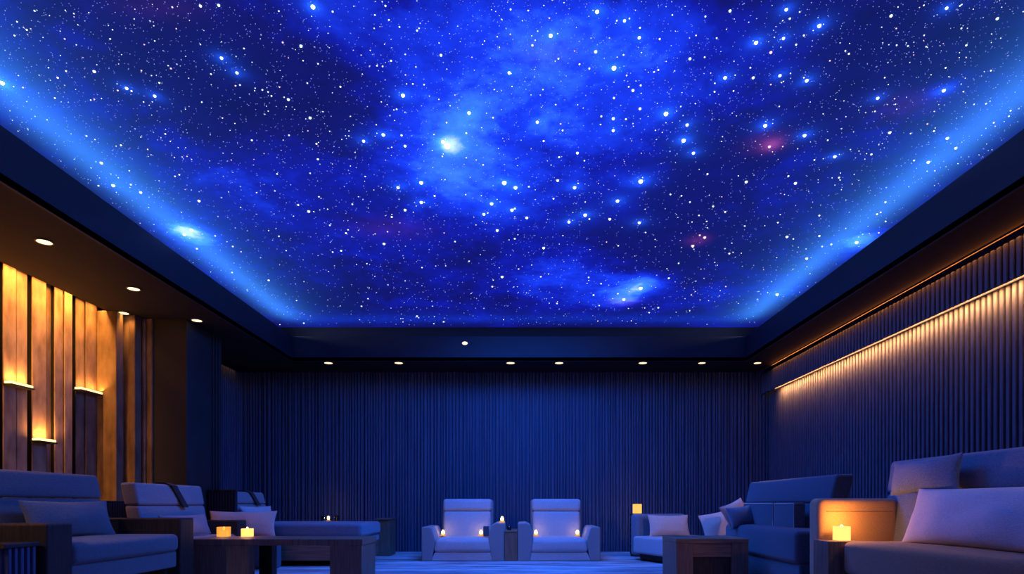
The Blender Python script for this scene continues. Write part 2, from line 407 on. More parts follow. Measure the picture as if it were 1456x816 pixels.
STARS = """3,117,6;82,110,3.2;134,101,3.8;180,125,4;187,129,3;220,136,4;315,82,4.2;337,103,4;243,97,3p;285,8,3.5;311,7,3.6;245,10,2.6;92,55,2.6p;49,15,2.6;38,42,3;105,19,2.2;160,42,2;69,96,2;78,139,2.6;129,142,2.2;67,170,2;123,193,2.6;135,198,2;172,206,3;144,231,3.8;235,190,2.6;210,212,2;287,145,2.2;300,105,2.6;358,199,3;266,222,2p;285,63,2;220,58,2;
445,9,6;473,16,3;548,8,3.2;533,21,2.5;553,28,2.6;568,38,2.6;593,43,3.2;532,40,2;402,60,3p;428,65,3.8;431,86,2;556,86,3.2;536,93,2.6;544,94,2.6;627,78,3.5;484,123,3;437,118,2.4;386,136,2.6;410,141,3.6;404,138,2;441,167,3.6;411,192,2.6;450,204,3;452,226,3.5;573,135,5.2;587,119,2.5;603,120,2.5;578,119,2;564,155,2.6;545,191,4.6;517,200,4;571,192,3.5;576,207,3.6;557,209,2;496,193,2;535,177,2;667,160,4.6;635,174,2.5;636,206,8.5;630,201,5;663,189,3;624,141,2;640,150,2;701,167,2.6;663,224,2;687,234,2.6;724,103,4.2;726,13,3;629,222,2.4;617,191,2;707,52,2;710,67,2;689,58,2;
849,16,5.2;783,50,5.2;757,64,3.5;761,57,2;847,73,4;873,96,6.2;824,91,3;838,97,3;794,83,3;909,53,4.2;910,39,3;888,29,4;895,26,2.5;877,29,2.6;938,55,3.2;956,21,2.5;1003,23,3;1038,15,3.6;1075,60,5.2;981,83,3.6;1002,81,2.6;1019,54,2.6;1031,110,4.6;1071,110,3.6;1043,129,2.6;1016,130,2.8;936,99,3;930,102,2.5;900,128,3.8;911,121,3.2;894,123,2.6;891,107,2.5;873,139,3.5;910,154,3.6;947,161,6;855,165,3.2;872,168,4;872,185,4;890,169,3;977,177,4.2;972,199,5.6;986,217,4.2;932,185,2;968,151,2.2;764,173,4.2;772,127,2.4;800,185,3;773,200,3.2;795,223,3.2;821,217,3.6;831,228,2.5;1088,178,5;
1118,13,4.4;1123,26,3.5;1165,36,5.2;1114,54,4;1143,50,3;1132,63,3.2;1096,74,3.8p;1109,107,4;1147,114,4.6;1124,104,2;1143,110,2.4;1180,86,2.6p;1207,76,3.2;1202,72,2.5;1267,22,3.8;1346,11,4;1365,8,2.5;1418,26,3.6;1367,40,2.6;1374,64,3.2;1342,128,4.6;1248,139,4;1258,110,2.4;1272,140,2.2p;1275,64,2.6;1291,65,2.6;1317,66,2.4;1314,50,2.2;1144,192,4.6;1187,222,4.2;1239,219,3.4;1265,188,3.8;1347,196,4;1359,210,3.6;1328,186,3;1320,230,4;1413,174,2.6;1402,147,2.6;1409,100,2.6;1385,148,2.2;1437,157,2.6;1094,208,3.8p;1113,208,2.4p;1108,151,2.2;1244,158,2.4;1177,199,2.5;
161,263,4.4;200,273,3.6;186,262,2.8;255,248,2.6;262,333,4;272,326,4;280,353,3.2;283,285,3.6;306,335,2.4;331,350,2.6;330,387,2.6;
424,291,3;439,300,3.6;566,266,4.2;599,259,5.2;599,287,4.4;576,298,3.6;557,308,3.2;618,278,3.2;501,290,2.6;469,320,2.5;492,331,3.2;546,346,3.6;551,329,2.6p;485,356,3.2;473,358,2.5;382,398,3.2;394,247,2.5;441,246,2.2;647,343,2.6;593,449,3;631,457,2.6;514,435,2.6;600,380,2.4;717,259,6.2;699,289,4.6;688,304,4;707,327,3.8;714,393,3.6;700,407,3;667,371,2.4;728,298,4.6;432,459,2.6;523,472,3;
733,266,5;732,296,3.4;793,256,3.6;817,266,4.6;911,257,6.2;878,285,4.6;787,282,3;752,265,3;832,305,4.8;838,311,3;809,315,4;867,311,3.6;909,316,4;732,339,3;773,352,3.6;749,309,3.8;879,349,2.6;985,349,4p;1002,337,3.8p;995,334,3.2p;1014,293,3.2;1031,301,3;1061,258,3.8;1006,247,3;969,278,2.6;981,287,2.6;911,409,5;887,425,4;951,395,3.2;936,437,3;844,419,3;837,394,2.6;769,393,2.8;923,444,2.5;965,374,2.5;1032,407,2.2p;1037,360,3;852,434,2.2;850,456,2p;792,431,2.6;
1131,260,3.8;1121,250,3;1193,252,3.2;1119,336,3.6;1165,335,3.4;1182,347,3.2;1147,367,3.6;1169,350,2.5;1247,304,3.2;1259,287,3.2;1218,344,4.4;1105,418,4;1158,227,2.6;1165,306,3"""
stars = []
for t in STARS.replace('\n', '').split(';'):
    a = t.strip().split(','); pink = a[2].endswith('p')
    stars.append((float(a[0]), float(a[1]), float(a[2].rstrip('p')), pink))
stars.sort(key=lambda s: -s[2])
def star_mat(name, c, s): return emit_mat(name, c, s, False)
SW = star_mat('star_white', (.80, .92, 1), 2.2); SPK = star_mat('star_rose', (1, .62, .74), 1.6)
SB = star_mat('star_blue', (.45, .62, 1), 1.1); SD = star_mat('star_dim', (.22, .30, 1), 1.1)
def dome(bm, x, y, r, sub=2):
    if sub:
        res = bmesh.ops.create_icosphere(bm, subdivisions=sub, radius=r)
        bmesh.ops.translate(bm, verts=res['verts'], vec=(x, y, HC-r*.2))
    else:
        z = HC-.001
        v = [bm.verts.new(p) for p in ((x+r, y, z), (x, y+r, z), (x-r, y, z), (x, y-r, z), (x, y, z-r))]
        for i in range(4): bm.faces.new((v[i], v[(i+1) % 4], v[4]))
    return bm
for (px, py, r, pink) in stars[:100]:
    x, y = cp(px, py); dist = math.hypot(F, VY-py)/F*y
    o = obj('star', dome(bmesh.new(), x, y, r*.52*y/F), SPK if pink else SW, ceil, True)
    if r >= 4.0 and not pink:
        point('star_glow', (x, y, HC-.055*y/4.5), (.20, .36, 1), (.38*(r/4.5)**2.4)*(y/4.5)**2, .01)
bm = bmesh.new(); small = []
for (px, py, r, pink) in stars[100:]:
    x, y = cp(px, py); dome(bm, x, y, r*.44*y/F, 1); small.append((len(bm.faces), 1 if pink else 0))
def scatter(n, lo, hi, power, kinds):
    k = 0
    while k < n:
        px = R.uniform(-260, 1720); py = R.uniform(-420, 477)
        x, y = cp(px, py)
        if not (RX0-.4 < x < RX1+.4 and y < RY1+.4): continue
        r = lo+(hi-lo)*R.random()**power
        dome(bm, x, y, r*y/F, 0); small.append((len(bm.faces), R.choice(kinds))); k += 1
scatter(900, .75, 1.5, 2.5, (0, 0, 0, 2, 1) if False else (0, 0, 0, 0, 2, 2, 1))
scatter(4200, .55, .95, 2, (0, 2, 2, 3))
scatter(14000, .42, .68, 1.5, (2, 3, 3, 3))
for k in range(1500):       # ceiling overhead and behind
    x = R.uniform(RX0, RX1); y = R.uniform(RY0, 2.4); dome(bm, x, y, R.uniform(.002, .006), 0); small.append((len(bm.faces), R.choice((0, 2, 3))))
ends = [0]+[s[0] for s in small]; mi = []
for i, (e, k) in enumerate(small): mi += [k]*(e-ends[i])
so = obj('small_stars', bm, SW, ceil, kind='stuff')
for mm in (SPK, SB, SD): so.data.materials.append(mm)
for p, k in zip(so.data.polygons, mi): p.material_index = k

# ------------------------------------------------------------------ lamps in the cove
LB = (.85, .92, 1)
def strip(name, label, x0, x1, y0, y1, z0, z1, m_):
    return tag(obj(name, bx(x0, x1, y0, y1, z0, z1, .004, 1), m_), label, 'light strip')
strip('led_strip', 'blue light strip behind the lip along the left edge of the star ceiling', RX0-.07, RX0-.031, RY0, RY1, HL-.035, HL-.01, M['led_blue'])
strip('led_strip', 'blue light strip behind the lip along the right edge of the star ceiling', RX1+.031, RX1+.07, RY0, RY1, HL-.035, HL-.01, M['led_blue'])
strip('led_strip', 'blue light strip behind the lip along the back edge of the star ceiling', RX0, RX1, RY1+.031, RY1+.07, HL-.035, HL-.01, M['led_blue'])
LY = RY1-RY0; cy = (RY0+RY1)/2; cx = (RX0+RX1)/2
area('cove_left', (RX0-.07, cy, HL+.01), .04, LY, (math.pi, rad(26), 0), LB, 72)
area('cove_right', (RX1+.07, cy, HL+.01), .04, LY, (math.pi, rad(-26), 0), LB, 72)
area('cove_back', (cx, RY1+.07, HL+.01), RX1-RX0, .05, (math.pi, 0, 0), (.04, .2, 1), 14)
# added unseen blue fill lamps just below the star ceiling, front and back
area('blue_fill_front', (cx, .9, HC-.03), 6.6, 3.6, (0, 0, 0), (.05, .20, 1), 26)
area('blue_fill_back', (cx+.1, 7.9, HC-.03), 2.2, 2.4, (0, 0, 0), (.015, .16, 1), 320)

# ------------------------------------------------------------------ downlights
LOC = []
ORD = ['first', 'second', 'third', 'fourth', 'fifth', 'sixth', 'seventh']
def downlight(x, y, z, label, r=.062, e=1.2, vertical=False, aim=None):
    t = thing('downlight', label, 'downlight', (x, y, z), 'recessed downlights')
    if vertical:
        bm = ringm(0, 0, -.012, .004, r*.8, r*1.15); bmesh.ops.transform(bm, matrix=Matrix.Translation((x, y, z)) @ Matrix.Rotation(math.pi/2, 4, 'X') @ Matrix.Diagonal((1, .6, 1, 1)), verts=bm.verts)
        obj('trim_ring', bm, M['ring'], t)
        bm = cyl(0, 0, -.006, .006, r*.8); bmesh.ops.transform(bm, matrix=Matrix.Translation((x, y, z)) @ Matrix.Rotation(math.pi/2, 4, 'X') @ Matrix.Diagonal((1, .6, 1, 1)), verts=bm.verts)
        obj('lens', bm, M['lamp'], t)
    else:
        obj('trim_ring', ringm(x, y, z-.010, z+.002, r, r*1.22), M['ring'], t)
        obj('lens', cyl(x, y, z-.007, z+.002, r), M['lamp'], t)
        if e: spot('downlight_beam', (x, y, z-.03), (Vector(aim[:3])-Vector((x, y, z-.03))).to_track_quat('-Z', 'Y').to_euler() if aim else (rad(-20) if y > 10 else 0, 0, 0), (1, .72, .50), e*1.6, aim[3] if aim else 85, 1, .04)
for i, (px, py) in enumerate(((63, 343), (190, 410), (280, 455))):
    s = 2.46/(VY-py)
    downlight((px-VX)*s, F*s, HS, f'round warm downlight in the left soffit by the wooden boards, {ORD[i]} toward the pillar', .062, (.8, .6, .2)[i])
downlight(-5.13, 7.70, HS, 'round warm downlight right above the stepped wooden boards beside the pillar', .06, .4)
for i, px in enumerate((467, 567, 726, 795, 914, 998, 1077)):
    y = 10.43
    downlight((px-VX)/F*y, y, HS, f'round warm downlight in the back soffit, {ORD[i]} from the left in the row of seven', .07 if px not in (998, 1077) else .06, 3.0 if px < 950 else .8)
downlight((661-VX)/F*10.29, 10.292, E+228/F*10.29, 'small round downlight alone on the dark fascia above the back row', .055, 0, True)
for x, y, e, aim in ((-4.45, 2.0, 100, (-3.75, 4.9, .5, 30)), (-4.45, 3.6, 130, (-.1, 9.6, .5, 24)), (4.12, 1.4, 32, (2.75, 4.0, .8, 36)), (4.12, 3.0, 190, (2.5, 8.9, .5, 22))):  # added out-of-view fixtures, aimed to bring neutral fill to seats and pillows
    downlight(x, y, HS, f'added warm downlight in the {"left" if x < 0 else "right"} soffit over the room front, {"nearer" if y in (3.6, 3.0) else "farther from"} the back wall', .075, e, False, aim)

# ------------------------------------------------------------------ warm strips on the walls
WM = (1, .43, .09)
strip('led_strip', 'warm light strip in the slot above the wooden boards of the left wall', SX0-.04, SX0-.02, YF, 7.6, HS+.10, HS+.115, M['led_warm'])
area('slot_left', (SX0-.035, 3.2, HS+.09), .03, 8.8, (0, rad(5), 0), WM, 150, 130)
area('slot_left_low', (SX0-.035, 3.2, HS+.08), .03, 8.8, (0, rad(2), 0), WM, 150, 55)
area('slot_step', (-5.09, 7.72, HS-.01), .16, .04, (0, 0, 0), WM, 1.4, 90)
strip('led_strip', 'warm light strip under the raised slat band of the right wall', XR-.10, XR-.07, YF, YB-.02, HB+.088, HB+.101, M['led_warm'])
area('band_right', (XR-.172, 4.2, HB-.008), .02, 12.8, (0, rad(-66), 0), (1, .42, .12), 150, 130)
area('slot_up', (4.442, 4.2, HS-.03), .012, 12.8, (0, rad(125), 0), (1, .28, .05), 9)
area('slot_down', (4.438, 4.2, HS-.03), .012, 12.8, (0, rad(-20), 0), (1, .32, .07), 13)
area('slot_alcove', (-5.20, 9.9, HS-.01), .03, 2.0, (0, 0, 0), WM, .5)
ledges = [((5, 39), 547, 'left-hand upper'), ((106, 140), 556, 'x'), ((45, 72), 626, 'y')]
LL = ['glowing wall ledge on the second wooden board, level with the far ledge', 'glowing wall ledge nearest the pillar, highest of the three', 'lowest glowing wall ledge, between the two upper ones']
LL[0] = 'glowing wall ledge at the left edge of the boards, farthest from the pillar'
for ((a, b_), py, _), lb in zip(ledges, LL):
    y0, y1 = zy(a), zy(b_); z = E+(VY-py)/F*(y0+y1)/2
    t = thing('ledge_light', lb, 'wall light', (XP, (y0+y1)/2, z), 'glowing wall ledges')
    obj('shelf', bx(XP-.02, XP+.085, y0, y1, z-.03, z-.012, .003, 1), M['wood_dark'], t)
    obj('diffuser', bx(XP-.01, XP+.075, y0+.01, y1-.01, z-.013, z+.016, .008, 2), M['bar'], t)
    area('ledge_up', (XP+.07, (y0+y1)/2, z+.035), .05, y1-y0-.04, (math.pi, rad(-20), 0), WM, 4)

# ------------------------------------------------------------------ seating along the sides
def lounge(name, label, cat, s, xf, xbt, y0, y1, arm_h, arm_t, seat_h, back_h, arms=(1, 1), lean=.13, base_lo=.09, split=.40, mats=('fab_grey', 'wood_dark', 'fab_grey', 'wood_dark'),
           strap=False, seat_x=None, arm_round=False, arm_mat2=None, plinth=True, back_y=None, group=None, seat_th=.17, arm_back=None, seat_y=None, arm_x=None):
    """s=+1 faces +x, s=-1 faces -x. xf: x of the front, xbt: x of the top of the back's face"""
    fs, fa, fb, fbase = [M[k] for k in mats]
    xbb = xbt+s*lean                      # face of the back at seat level
    t = thing(name, label, cat, ((xf+xbb)/2, (y0+y1)/2, 0), group)
    ya = y0+(arm_t if arms[0] else 0); yb = y1-(arm_t if arms[1] else 0)
    xr = xbt-s*.17                        # rear
    sxf = xf if seat_x is None else seat_x
    sy0, sy1 = seat_y or (ya, yb)
    lo, hi = sorted((sxf-s*.03, xr)); ym = (sy0+sy1)/2
    obj('base', bx(lo, hi, sy0+.004, sy1-.004, base_lo, seat_h-seat_th+.005, .02, 3), fbase, t)
    if plinth:
        for fx in (lo+.08, hi-.08):
            for fy in (sy0+.1, sy1-.1): obj('foot', bx(fx-.03, fx+.03, fy-.03, fy+.03, 0, base_lo+.003, .004, 1), M['black'], t)
    lo, hi = sorted((sxf, xbb+s*.0-s*.06))
    obj('seat_cushion', soft((hi-lo, sy1-sy0-.012, seat_th), ((lo+hi)/2, ym, seat_h-seat_th/2), .05, (.015, 0, .014), 8), fs, t, True)
    by0, by1 = back_y or (ya, yb); bm_ = (by0+by1)/2; bw = by1-by0-.012
    def ln(p):
        k = (p.z-seat_h)/(back_h-seat_h); return (p.x-s*lean*k, p.y, p.z)
    hs = seat_h+(back_h-seat_h)*(1-split)
    obj('backrest', soft((.16, bw, hs-seat_h+.12), (xbb-s*.085, bm_, (hs+seat_h-.12)/2), .03, (.01, 0, 0), 8, ln), fb, t, True)
    hd = obj('headrest', soft((.17, bw, back_h-hs-.006), (xbb-s*.08, bm_, (hs+back_h)/2+.003), .03, (.014, 0, .002), 8, ln), fb, t, True)
    if strap:
        f0 = strap; ww = .11
        bm = bmesh.new(); pr = None
        for k in range(9):
            q = k/8; z = back_h+.006-(back_h-hs+.03)*max(0, (q-.2)/.8); yy = by0+bw*(f0+.16*q)
            dx = (.03-.145*(1-q/.2)) if q < .2 else .03
            pts = []
            for dy, ex in ((0, 0), (ww, 0), (ww, .014), (0, .014)):
                p = ln(Vector((xbb+s*(dx+ex), yy+dy, z+ (.014 if (q < .2 and ex) else 0)))); pts.append(bm.verts.new(p))
            if pr:
                for i in range(4): bm.faces.new((pr[i], pr[(i+1) % 4], pts[(i+1) % 4], pts[i]))
            else: bm.faces.new(pts)
            pr = pts
        bm.faces.new(pr)
        obj('strap', bm, M['strap'], hd)
    rear = xr if arm_back is None else arm_back
    lo, hi = sorted((xf if arm_x is None else arm_x, rear))
    for k, (q0, q1) in enumerate(((y0, y0+arm_t), (y1-arm_t, y1))):
        if not arms[k]: continue
        if arm_round:
            bm = soft((hi-lo, q1-q0, arm_h-.05), ((lo+hi)/2, (q0+q1)/2, (arm_h+.05)/2), .055, (0, .004, 0), 6)
            obj('arm', bm, fa, t, True)
        else:
            obj('arm', bx(lo, hi, q0, q1, .0, arm_h, .016, 3), fa, t)
    return t

SIDE = 'big upholstered seats along the left wall'
lounge('armchair', 'wide grey-blue armchair with dark wood arms in the near corner before the glowing boards', 'armchair', 1, -3.40, -4.22, 4.28, 6.20, .755, .25, .60, 1.18, base_lo=.27, group=SIDE, mats=('fab_near', 'wood_dark', 'fab_near', 'fab_near'))
lounge('armchair', 'grey-blue armchair with a black strap over its headrest, behind the low table with two candles', 'armchair', 1, -3.74, -4.22, 6.25, 8.12, .68, .25, .50, 1.13, strap=.42, group=SIDE)
ch = lounge('chaise_lounge', 'long blue chaise with black strap on its headrest, stretching toward the middle of the room', 'chaise', 1, -2.30, -4.22, 8.55, 9.75, .6, .2, .615, 1.08, arms=(0, 0),
       base_lo=.08, mats=('fab_blue', 'wood', 'fab_grey', 'wood_h'), strap=.5, group=SIDE, seat_th=.2)
obj('mattress', soft((1.86, 1.18, .12), (-3.25, 9.15, .36), .035, (.01, 0, 0), 6), M['fab_blue'], ch, True)
# dark fluted partition behind the armchairs
def fluted(name, label, cat, x0, x1, y0, y1, z1, along='y', group=None):
    t = thing(name, label, cat, ((x0+x1)/2, (y0+y1)/2, 0), group)
    bm = bmesh.new(); box(bm, x0, x1, y0, y1, 0, z1-.02)
    if along == 'y':
        y = y0
        while y < y1-.03: box(bm, x1-.001, x1+.014, y, y+.026, 0, z1-.02, .006, 2); y += .04
    else:
        x = x0
        while x < x1-.02: box(bm, x, x+.024, y0-.014, y0+.001, 0, z1-.02, .006, 2); x += .04
    obj('body', bm, M['fascia'] if along == 'x' else M['slat_back'], t)
    obj('top', bx(x0-.01, x1+.018, y0-(.018 if along != 'y' else 0), y1, z1-.02, z1, .004, 1), M['wood_dark'], t)
    return t
fluted('partition', 'low dark fluted partition seen between the two grey-blue armchairs', 'partition', -4.78, -4.66, 5.2, 7.95, .935)
fluted('screen_panel', 'dark upright fluted panel between the strapped armchair and the long chaise', 'panel', -4.44, -4.06, 8.475, 8.535, 1.10, 'x')
# slatted side table at the very left
t = thing('side_table', 'small dark slatted side table cut off by the lower left corner', 'side table', (-3.78, 4.15, 0))
bm = bmesh.new(); box(bm, -4.05, -3.46, 4.0, 4.24, 0, .60); x = -4.05
while x < -3.49: box(bm, x, x+.028, 3.975, 4.001, 0, .60, .006, 2); x += .05
y = 4.0
while y < 4.2: box(bm, -3.461, -3.435, y, y+.028, 0, .60, .006, 2); y += .05
obj('body', bm, M['slat_back'], t)
obj('tabletop', bx(-4.07, -3.425, 3.96, 4.255, .60, .63, .006, 2), M['wood_dark'], t)

# low table on the left
t = thing('coffee_table', 'long low dark wood table holding two cube candles on the left', 'coffee table', (-2.72, 6.85, 0))
HT = .51
obj('tabletop', bx(-3.70, -1.75, 6.56, 7.2, HT-.07, HT, .006, 2), M['wood'], t)
obj('leg', bx(-3.69, -3.0, 6.565, 6.72, 0, HT-.069, .005, 2), M['wood'], t)
obj('leg', bx(-3.07, -2.92, 6.98, 7.13, 0, HT-.069, .005, 2), M['wood_dark'], t)
obj('leg', bx(-2.11, -1.76, 6.565, 7.18, 0, HT-.069, .005, 2), M['wood'], t)

# pedestal table at the end of the chaise
t = thing('pedestal_table', 'narrow dark wood pedestal table standing at the foot of the chaise', 'side table', (-2.36, 10.45, 0))
obj('body', bx(-2.45, -2.26, 10.2, 10.7, 0, .625, .006, 2), M['wood'], t)
obj('tabletop', bx(-2.50, -2.25, 10.17, 10.72, .625, .65, .005, 2), M['wood'], t)
# hidden stand with candle and glasses behind the chaise
t = thing('console_table', 'low dark table behind the chaise carrying a candle and small glasses', 'console table', (-3.45, 10.65, 0))
obj('tabletop', bx(-3.85, -3.05, 10.45, 10.85, .545, .575, .005, 2), M['wood_dark'], t)
for x in (-3.8, -3.1):
    for y in (10.5, 10.8): obj('leg', bx(x-.025, x+.025, y-.025, y+.025, 0, .546, .004, 1), M['wood_dark'], t)
# pouf that carries the mauve pillow
tag(obj('pouf', soft((.9, .26, .42), (-3.82, 8.29, .21), .06, (0, 0, .02), 6), M['fab_dark'], None, True), 'low dark pouf hidden behind the candle table under a mauve pillow', 'pouf')

# ------------------------------------------------------------------ back pair of armchairs
def back_chair(cx, side, label):
    """side=-1: outer arm on the left; +1 on the right"""
    y0 = 9.33; k = y0/F
    t = thing('armchair', label, 'armchair', (cx, y0+.5, 0), 'pair of armchairs by the back wall')
    wi = .435
    # seat and base
    obj('footrest', prism([(cx-.50, .005), (cx+.50, .005), (cx+.44, .135), (cx-.44, .135)], y0+.02, y0+.75, 'xz', .012, 2), M['fab_chair'], t)
    def tap(p):
        q = (p.z-.13)/.22; return (cx+(p.x-cx)*(1.03-.08*q), p.y, p.z)
    obj('seat_cushion', soft((.90, .80, .215), (cx, y0+.40, .243), .06, (0, .015, .02), 8, tap), M['fab_chair'], t, True)
    # back: shell, cushion, headrest
    def ln(p): return (p.x, p.y+.10*(p.z-.3)/.65, p.z)
    obj('back_shell', soft((.86, .10, .90), (cx, y0+.86, .52), .04, (0, 0, 0), 6, ln), M['fab_grey'], t, True)
    obj('backrest', soft((.80, .16, .52), (cx, y0+.76, .52), .05, (0, .02, 0), 8, ln), M['fab_chair'], t, True)
    hd = obj('headrest', soft((.82, .18, .205), (cx, y0+.76, .878), .05, (0, .015, 0), 8, ln), M['fab_chair'], t, True)
    # arms: sloping inside
    for q in (-1, 1):
        outer = q == side
        if outer:
            pr = [(.645, .0), (.645, .535), (.48, .535), (.455, .50), (.40, .32), (.46, 0)]
            pr = [(a if a > .6 else a+.03, b_) for a, b_ in pr]
        else:
            pr = [(.645, 0), (.645, .59), (.52, .60), (.45, .565), (.41, .45), (.40, .30), (.46, 0)]
        bm = prism([(cx+q*a, b_) for a, b_ in pr], y0, y0+.95, 'xz', .018, 3)
        obj('arm', bm, M['fab_grey'], t)
    return t
CXL, CXR = (658-VX)*9.33/F, (795-VX)*9.33/F
back_chair(CXL, -1, 'grey armchair by the back wall, with a small blue box on its seat')
back_chair(CXR, 1, 'grey armchair by the back wall, the one nearer the daybed')
y0 = 9.33
t = thing('console', 'narrow wooden console standing between the two armchairs of the back wall', 'console table', ((CXL+CXR)/2, y0+.4, 0))
c0, c1 = CXL+.652, CXR-.652
obj('body', bx(c0, c1, y0+.01, y0+.85, 0, .455, .006, 2), M['wood'], t)
obj('top', bx(c0, c1, y0, y0+.86, .455, .475, .004, 1), M['wood'], t)
tag(obj('storage_box', bx(CXL+.30, CXL+.39, y0+.30, y0+.48, .372, .535, .01, 2), M['fab_dark'], None), 'small blue box standing at the inner end of the seat of the candle armchair', 'box')

# ------------------------------------------------------------------ right side: daybed
A = Vector((1.76, 9.5, 0)); u = Vector((.43, -.9, 0)).normalized(); v = Vector((.9, .43, 0)).normalized()
t = thing('daybed', 'low grey-blue daybed with one armrest set at an angle before the back wall', 'daybed', A+u*.75+v*.5)
def uv(p): return A+u*p.x+v*p.y+Vector((0, 0, p.z))
obj('mattress', soft((1.55, 1.1, .27), (.775, .55, .25), .04, (0, 0, .012), 8, uv), M['fab_chair'], t, True)
bm = bx(.08, 1.5, .08, 1.05, .03, .13, .005, 1)
for p in bm.verts: p.co = uv(p.co)
obj('base', bm, M['black'], t)
for (a, b_) in ((.12, .12), (1.44, .12), (.12, 1.0), (1.44, 1.0)):
    bm = bx(a-.03, a+.03, b_-.03, b_+.03, 0, .035)
    for p in bm.verts: p.co = uv(p.co)
    obj('foot', bm, M['black'], t)
obj('arm', soft((.2, 1.0, .66), (-.08, .58, .40), .05, (0, 0, 0), 6, uv), M['fab_blue'], t, True)
# lantern stand
lx, ly = (906-VX)/F*10.25, 10.25
t = thing('lamp_stand', 'dark woven drum stand with a glowing lamp on it behind the daybed', 'side table', (lx, ly, 0))
bm = cyl(lx, ly, 0, .70, .115, 20)
for k in range(7):
    for i in range(14):
        a = 2*math.pi*(i+.5*(k % 2))/14
        box(bm, lx+.112*math.cos(a)-.012, lx+.112*math.cos(a)+.012, ly+.112*math.sin(a)-.012, ly+.112*math.sin(a)+.012, .05+k*.09, .11+k*.09)
obj('body', bm, M['black'], t)
obj('top', cyl(lx, ly, .70, .722, .13, 28), M['wood_dark'], t)
t = thing('table_lamp', 'small glowing square amber lamp on the drum stand by the daybed', 'lamp', (lx, ly, .722))
obj('base', bx(lx-.06, lx+.06, ly-.06, ly+.06, .722, .734, .003, 1), M['black'], t)
obj('lamp_shade', bx(lx-.066, lx+.066, ly-.066, ly+.066, .732, .895, .008, 2), M['shade'], t)
point('lamp_glow', (lx, ly-.02, .97), (1, .5, .15), 2.4, .05)

# wood table on the right
t = thing('coffee_table', 'low square wood block table between the daybed and the dark blue loveseat', 'coffee table', (1.93, 6.3, 0))
obj('tabletop', bx(1.55, 2.28, 6.0, 6.6, .50, .548, .005, 2), M['wood_h'], t)
obj('leg', bx(1.552, 1.72, 6.003, 6.595, 0, .501, .005, 2), M['wood'], t)
obj('leg', bx(2.11, 2.278, 6.003, 6.595, 0, .501, .005, 2), M['wood'], t)
obj('apron', bx(1.715, 2.115, 6.02, 6.05, .36, .501, .003, 1), M['wood_h'], t)
obj('panel', bx(1.715, 2.115, 6.04, 6.06, .0, .37, .003, 1), M['wood_dark'], t)

# dark blue loveseat and the near sofa
RS = 'big upholstered seats along the right wall'
lv = lounge('loveseat', 'dark blue loveseat with pale-piped back cushions between the wood block table and the near sofa', 'sofa', -1, 2.42, 2.88, 5.27, 7.36, .90, .22, .66, 1.17, arms=(0, 1), base_lo=.05,
       mats=('fab_dark', 'fab_dark', 'fab_dark', 'fab_dark'), arm_round=False, group=RS, seat_th=.30, lean=.12, split=.52, back_y=(5.45, 7.55), arm_x=2.63)
def tube(pts, r, bm=None, seg=6):
    bm = bm or bmesh.new(); rings = []
    for i, p in enumerate(pts):
        p = Vector(p); a = Vector(pts[max(i-1, 0)]); c_ = Vector(pts[min(i+1, len(pts)-1)])
        d = (c_-a).normalized(); s1 = d.cross(Vector((.3, .5, .81))).normalized(); s2 = d.cross(s1)
        rings.append([bm.verts.new(p+(s1*math.cos(2*math.pi*k/seg)+s2*math.sin(2*math.pi*k/seg))*r) for k in range(seg)])
    for a, b_ in zip(rings, rings[1:]):
        for k in range(seg): bm.faces.new((a[k], a[(k+1) % seg], b_[(k+1) % seg], b_[k]))
    bm.faces.new(rings[0]); bm.faces.new(rings[-1]); return bm
for a, b_ in ((5.72, 6.19), (6.20, 7.10)):
    bc = obj('back_cushion', soft((.11, b_-a-.01, .25), (2.665, (a+b_)/2, .785), .02, (.006, 0, 0), 6), M['fab_dark'], lv, True)
    obj('piping', tube([(2.608, a+.015, .67), (2.608, a+.015, .902), (2.608, b_-.015, .902), (2.608, b_-.015, .67)], .0035), M['piping'], bc)
sf = lounge('sofa', 'big near sofa with rounded arms and a long pale cushion at the right edge', 'sofa', -1, 2.48, 3.20, 2.75, 5.19, .945, .2, .605, 1.265, base_lo=.08, mats=('fab_brown', 'fab_tan', 'fab_blue', 'fab_brown'),
       arm_round=True, seat_x=2.53, group=RS, seat_th=.26, lean=.10, split=.42, arm_back=3.16, seat_y=(2.95, 4.73), back_y=(2.95, 5.19))
far_arm = [c for c in sf.children if c.name.startswith('arm')][-1]
obj('seam', tube([(2.54, 4.986, .835), (2.82, 4.984, .835), (3.10, 4.986, .835)], .004), M['fab_brown'], far_arm)
# wooden pillar block in the corner of the sofa
tag(obj('pedestal', bx(2.43, 2.70, 4.742, 4.985, 0, .602, .005, 2), M['wood'], None), 'slim wooden block in the corner of the near sofa under the bright candle', 'pedestal')

# ------------------------------------------------------------------ pillows
def pil_(label, wd, ht, th, mtx, m_, seed, group='loose pillows', pinch=.07, wr=.012):
    return tag(obj('pillow', pillow(wd, ht, th, mtx, seed, 22, pinch, wr), M[m_], None, True), label, 'pillow', group)
# left near armchair: leaning against the back, facing +x
pil_('dark mauve pillow leaning on the back of the near left armchair', 1.02, .34, .16, trs((-3.98, 5.28, .60+.165), rad(90), rad(-16)), 'fab_near', 1)
pil_('low grey pillow lying in the armchair behind the candle table', .95, .26, .15, trs((-3.93, 7.0, .50+.15), rad(90), rad(-20)), 'fab_blue', 2)
pil_('pale blue pillow against the headrest end of the chaise', .62, .27, .15, trs((-3.97, 8.98, .615+.12), rad(70), rad(-18)), 'fab_white', 3)
pil_('mauve pillow beside the two cube candles, propped before the chaise', .90, .38, .17, trs((-3.87, 8.29, .43+.185), rad(8), rad(-14)), 'fab_lilac', 4)
